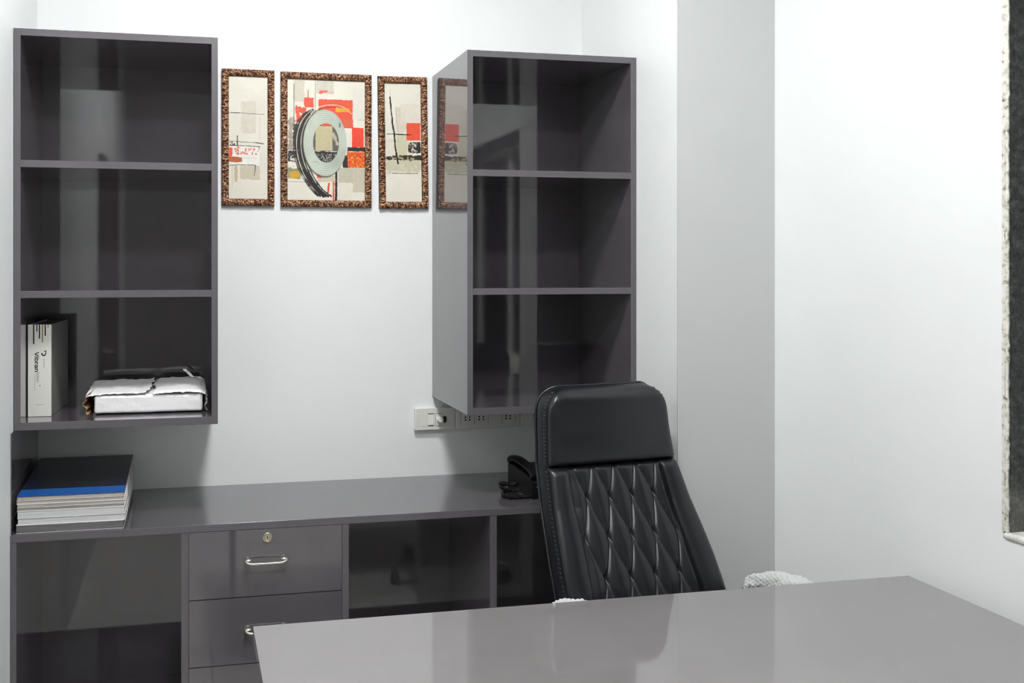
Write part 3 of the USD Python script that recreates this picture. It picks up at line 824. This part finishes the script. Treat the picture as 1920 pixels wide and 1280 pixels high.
for i, (th, pg, dx, dy, lab) in enumerate(specs):
    t = thing('catalogue', lab, 'catalogue', (SX0 + dx, SY0 + dy, zb))
    w_, d_ = SX1 - SX0 - 0.003, SY1 - SY0 - 0.004
    rise = 0.0032                                        # each is thicker towards its spine at the back
    def wedge(x0, x1, y0, y1, za, zb_, bow=0.0):
        m = box(x0, x1, y0, y1, 0, 1).subdivide_to_size(0.04, max_iter=40)
        v = np.array(m.vertices)
        ty = v[:, 1] / d_
        lo = za * (1 + 0 * ty) + slope * ty
        hi = zb_ + (slope + rise) * ty
        s = v[:, 2]
        v[:, 2] = lo + (hi - lo) * s if za < 0.5 * th else (hi - (zb_ - za) * (1 - s))
        return trimesh.Trimesh(v, m.faces, process=False)
    obj('page_block', wedge(0.001, w_ - 0.001, 0.0012, d_ - 0.001, 0.0008, th - 0.0010), pg, t, False)
    low = box(0, w_, 0, d_, 0, 0.0007).subdivide_to_size(0.04, max_iter=40)
    v = np.array(low.vertices); v[:, 2] += slope * v[:, 1] / d_
    obj('cover', trimesh.Trimesh(v, low.faces, process=False), 'cover_white', t, False)
    top = i == len(specs) - 1
    cv = obj('cover', wedge(0, w_, 0, d_, th - 0.0009, th - 0.0002), 'cover_black' if top else 'cover_white', t, False, label='glossy black cover' if top else None)
    if top:
        def on_top(x0, x1, y0, y1, e=0.0003):
            m = box(x0, x1, y0, y1, 0, 1).subdivide_to_size(0.04, max_iter=40)
            v = np.array(m.vertices)
            v[:, 2] = th - 0.0002 + (slope + rise) * v[:, 1] / d_ + e * v[:, 2]
            return trimesh.Trimesh(v, m.faces, process=False)
        obj('blue_band', on_top(0.0005, w_ - 0.0005, 0.0005, 0.062), 'cover_blue', cv, False, label='bright blue band')
        obj('navy_border', cat_(on_top(0.0005, 0.050, 0.062, d_), on_top(w_ - 0.038, w_ - 0.0005, 0.062, d_), on_top(0.05, w_ - 0.038, d_ - 0.03, d_)), 'cover_navy', cv, False, label='dark navy border')
    zb += th
    slope += rise

# ------------------------------------------------------------------ executive chair
ch = thing('executive_chair', 'black leather executive chair with a diamond tufted back behind the desk', 'chair', (1.775, -0.945, 0), 6.5)
ZT, ZS = 1.176, 0.953
hz = lambda z: np.interp(z, [0.46, 0.55, 0.62, 0.70, 0.78, 0.86, 0.94, 1.02, 1.10, 1.18], [.240, .255, .258, .254, .245, .234, .224, .217, .212, .205])
yb = lambda z: np.interp(z, [0.44, 0.55, 0.65, 0.75, 0.85, 0.95, 1.05, 1.19], [.085, .118, .160, .210, .264, .306, .324, .338])
RC, BD = 0.072, 0.056


def edge_w(z):
    tau = np.clip((z - (ZT - RC)) / RC, 0, 1)
    return hz(z) - RC * (1 - np.sqrt(np.maximum(1 - tau ** 2, 0)))


def qz(z):
    tau = np.clip((z - (ZT - 0.040)) / 0.040, 0, 1)
    return np.maximum(np.sqrt(np.maximum(1 - tau ** 2, 0)), 0.02)


def dome_(s, R):
    t_ = np.clip(s / R, 0, 1)
    return np.sqrt(np.maximum(1 - (1 - t_) ** 2, 0))


XP = lambda z: np.interp(z, [0.46, 0.62, 0.80, 0.95], [.182, .176, .164, .158])
TP, TR, TZ0 = 0.0750, 0.0980, 0.9660        # tuft pitch, row height, a row of buttons


def front_y(x, z):
    xs = edge_w(z) - 0.007
    s = xs - np.abs(x)
    top = dome_(s, 0.028)
    base = yb(z) - BD
    head = 0.012 * top * dome_(z - ZS, 0.022) + 0.010 * (1 - (np.abs(x) / 0.22) ** 2) * dome_(z - ZS, 0.06)
    ap = np.abs(x)
    xp = XP(z)
    bol = np.clip((ap - xp) / np.maximum(xs - xp, 1e-4), 0, 1)
    hump = 0.015 * np.sqrt(np.maximum(np.sin(np.pi * np.clip(bol, 0, 1) ** 0.8), 0)) * (ap > xp) + 0.006 * bol
    wid = XP(z) / 0.162
    aa = x / (TP * wid)
    ss = (z - TZ0) / (2 * TR)
    A_, B_ = aa + ss, aa - ss
    sa, sb = np.abs(np.sin(np.pi * A_)), np.abs(np.sin(np.pi * B_))
    pil = np.minimum(sa, 1) ** 0.42 * np.minimum(sb, 1) ** 0.42
    but = np.exp(-((np.sin(np.pi * A_) ** 2 + np.sin(np.pi * B_) ** 2) / 0.10))
    tuft = (0.0125 * pil - 0.008 * but - 0.002) * np.clip((xp - ap) / 0.018, 0, 1)
    low = (hump + tuft) * dome_(ZS - z, 0.022) - 0.001 + 0.004 * top
    off = np.where(z >= ZS, head, low) - 0.007 * np.exp(-((z - ZS) / 0.006) ** 2)
    mid = yb(z) - 0.4 * BD
    return mid + (base - off - mid) * qz(z)


def part_grid(x_of, zs, nu, name, mt='black_leather', label=None):
    U = np.linspace(0, 1, nu)
    V = []
    for z in zs:
        x = x_of(U, z)
        V.append(np.stack([x, front_y(x, np.full_like(x, z)), np.full_like(x, z)], -1))
    v = np.array(V).reshape(-1, 3)
    return obj(name, (v, grid_faces(nu, len(zs))), mt, ch, True, label)


ztop = ZT - RC + RC * np.sin(np.linspace(0, np.pi / 2, 40))
zh = np.r_[np.linspace(ZS, ZT - RC, 70)[:-1], ztop]
zl = np.linspace(0.46, ZS, 210)
part_grid(lambda U, z: (2 * U - 1) * (edge_w(z) - 0.007), zh, 121, 'headrest', label='smooth padded headrest')
part_grid(lambda U, z: (2 * U - 1) * XP(z), zl, 181, 'tufted_back', label='diamond tufted back cushion')
for s in (-1, 1):
    part_grid((lambda s_: (lambda U, z: np.sort(s_ * (XP(z) + U * (edge_w(z) - 0.007 - XP(z))))))(s), zl, 31, 'side_bolster')
# back shell with its side bands
sec = []
zs_all = np.r_[zl[:-1], zh]
for z in zs_all:
    hw, q = edge_w(z), qz(z)
    mid, y0_ = yb(z) - 0.4 * BD, yb(z)
    loop_ = []
    fx = hw - 0.007
    fy = float(front_y(np.array([fx]), np.array([z]))[0])
    for tt in np.linspace(0, 1, 6):
        loop_.append((fx + 0.007 * np.sin(tt * np.pi / 2), fy + (mid + (y0_ - mid) * q - fy) * tt))
    for tt in np.linspace(0, 1, 17)[1:-1]:
        a = hw * (1 - 2 * tt)
        loop_.append((a, mid + (y0_ + 0.026 * (1 - (a / hw) ** 2) - mid) * q))
    loop_ = loop_ + [(-x_, y_) for x_, y_ in loop_[5::-1]]
    sec.append([(x_, y_, z) for x_, y_ in loop_])
sec = np.array(sec)
nl = sec.shape[1]
obj('back_shell', (sec.reshape(-1, 3), grid_faces(nl, len(zs_all))), 'black_leather', ch, 50)
# piping along the rear edge, stitches beside the front seam
edge = np.array([(edge_w(z), yb(z) - 0.4 * BD + 0.4 * BD * qz(z) - 0.002, z) for z in zs_all[::3]])
edge = np.vstack([edge, (edge[-1] * [0.3, 1, 1])[None], (edge[-1] * [-0.3, 1, 1])[None], (edge[::-1] * [-1, 1, 1])])
obj('piping', sweep(edge, 0.0042, 0.0042, 8), 'black_leather', ch, True)
st = []
for s in (-1, 1):
    for row, (du, dv) in enumerate(((-0.0015, 0.007), (-0.0005, 0.013))):
        for z in np.arange(0.50, 1.165, 0.0105):
            fy = float(front_y(np.array([edge_w(z) - 0.007]), np.array([z]))[0])
            nx_ = float(edge_w(z)) + du
            c = trimesh.creation.icosphere(1, 1.0)
            c.apply_scale((0.0012, 0.0012, 0.0036))
            if z > ZT - RC:
                ang = math.asin(min(1, (z - (ZT - RC)) / RC))
                c.apply_transform(trimesh.transformations.rotation_matrix(-ang, [0, 1, 0]))
            c.apply_translation((nx_, fy + dv, z))
            c.apply_scale((s, 1, 1))
            st.append(c)
stm = cat_(*st)
g = obj('stitching', stm, 'thread', ch, 40, 'double row of seam stitches')
g.SetCustomDataByKey('kind', 'stuff')

obj('seat_cushion', rbox(-0.26, 0.26, -0.27, 0.13, 0.415, 0.50, 0.035, 3), 'black_leather', ch, 40)
obj('seat_plate', box(-0.14, 0.14, -0.14, 0.16, 0.385, 0.4148, 0.006), 'black_plastic', ch, False)
obj('back_bracket', sweep(spline([(0, 0.08, 0.395), (0, 0.15, 0.40), (0, 0.165, 0.48), (0, 0.21, 0.60)], 24), 0.035, 0.008, 12, up=(0, 0.3, 1)), 'black_plastic', ch, 40)
obj('gas_lift', cat_(disc(0.027, 0.20, 'z', 24, (0, 0, 0.21)), disc(0.016, 0.14, 'z', 24, (0, 0, 0.33))), 'chrome', ch)
hubm = disc(0.045, 0.07, 'z', 28, (0, 0, 0.115))
obj('base_hub', hubm, 'chrome', ch)
for i in range(5):
    a = i * 2 * np.pi / 5 + 0.35
    c_, s_ = math.cos(a), math.sin(a)
    leg = sweep([(0.040 * c_, 0.040 * s_, 0.125), (0.16 * c_, 0.16 * s_, 0.105), (0.29 * c_, 0.29 * s_, 0.078)], [0.022, 0.019, 0.014], [0.018, 0.013, 0.010], 12)
    lg = obj('base_leg', leg, 'chrome', ch, 40)
    wheel = []
    for o in (-0.012, 0.012):
        m = disc(0.027, 0.016, 'x', 24)
        m.apply_translation((o, 0, 0))
        m.apply_transform(trimesh.transformations.rotation_matrix(a + 0.5, [0, 0, 1]))
        m.apply_translation((0.285 * c_, 0.285 * s_, 0.0275))
        wheel.append(m)
    obj('caster', cat_(*wheel, disc(0.006, 0.03, 'z', 12, (0.285 * c_, 0.285 * s_, 0.060))), 'black_plastic', lg)

# looped armrests, still in their bubble wrap
for s in (-1, 1):
    P = spline([(s * 0.285, 0.105, 0.45), (s * 0.298, 0.110, 0.54), (s * 0.309, 0.065, 0.610), (s * 0.314, 0.000, 0.658), (s * 0.314, -0.09, 0.679), (s * 0.314, -0.19, 0.664), (s * 0.308, -0.24, 0.60), (s * 0.285, -0.20, 0.45)], 90)
    arm = obj('armrest', sweep(P, 0.024, 0.015, 14, up=(1, 0, 0.0) if False else (0, 0.2, 1)), 'black_plastic', ch, True)
    Q = P[26:68]
    Q = spline(Q, 220)
    n = len(Q)
    k = 72
    R0 = 0.036 * np.minimum(1, 0.75 + np.minimum(np.arange(n), n - 1 - np.arange(n)) / 40)
    t_ = np.gradient(Q, axis=0)
    t_ /= np.linalg.norm(t_, axis=1, keepdims=True)
    a_ = np.tile([1.0, 0, 0], (n, 1))
    b_ = np.cross(t_, a_)
    b_ /= np.linalg.norm(b_, axis=1, keepdims=True)
    ang = np.linspace(0, 2 * np.pi, k, endpoint=False)
    L = np.r_[0, np.cumsum(np.linalg.norm(np.diff(Q, axis=0), axis=1))]
    per_ = 2 * np.pi * 0.033
    U_, V_ = np.meshgrid(ang / (2 * np.pi) * 20, L / (per_ / 20) / 0.866)
    row = np.floor(V_)
    du = np.mod(U_ + 0.5 * (row % 2), 1) - .5
    dv = (V_ - row - .5) * 0.866
    bub = np.sqrt(np.maximum(1 - (du ** 2 + dv ** 2) / 0.42 ** 2, 0)) * 0.0042
    wr = (meshkit.fbm(np.stack([np.cos(ang)[None] * 2 + 0 * V_, np.sin(ang)[None] * 2 + 0 * V_, V_ * 0.25 + s * 5], -1), 3) - 0.5) * 0.016
    Rr = R0[:, None] + bub + wr
    v = Q[:, None] + (Rr * 1.08 * np.cos(ang))[..., None] * a_[:, None] + (Rr * 0.78 * np.sin(ang))[..., None] * b_[:, None]
    i, j = np.meshgrid(np.arange(n - 1), np.arange(k), indexing='ij')
    q = np.stack([i * k + j, i * k + (j + 1) % k, (i + 1) * k + (j + 1) % k, (i + 1) * k + j], -1).reshape(-1, 4)
    tm = trimesh.Trimesh(v.reshape(-1, 3), np.vstack([q[:, [0, 1, 2]], q[:, [0, 2, 3]]]), process=False)
    if np.mean(np.einsum('ij,ij->i', np.array(tm.vertex_normals), (v - Q[:, None]).reshape(-1, 3))) < 0:
        tm.invert()
    obj('bubble_wrap', tm, 'bubble_wrap', arm, True, label='clear bubble wrap')
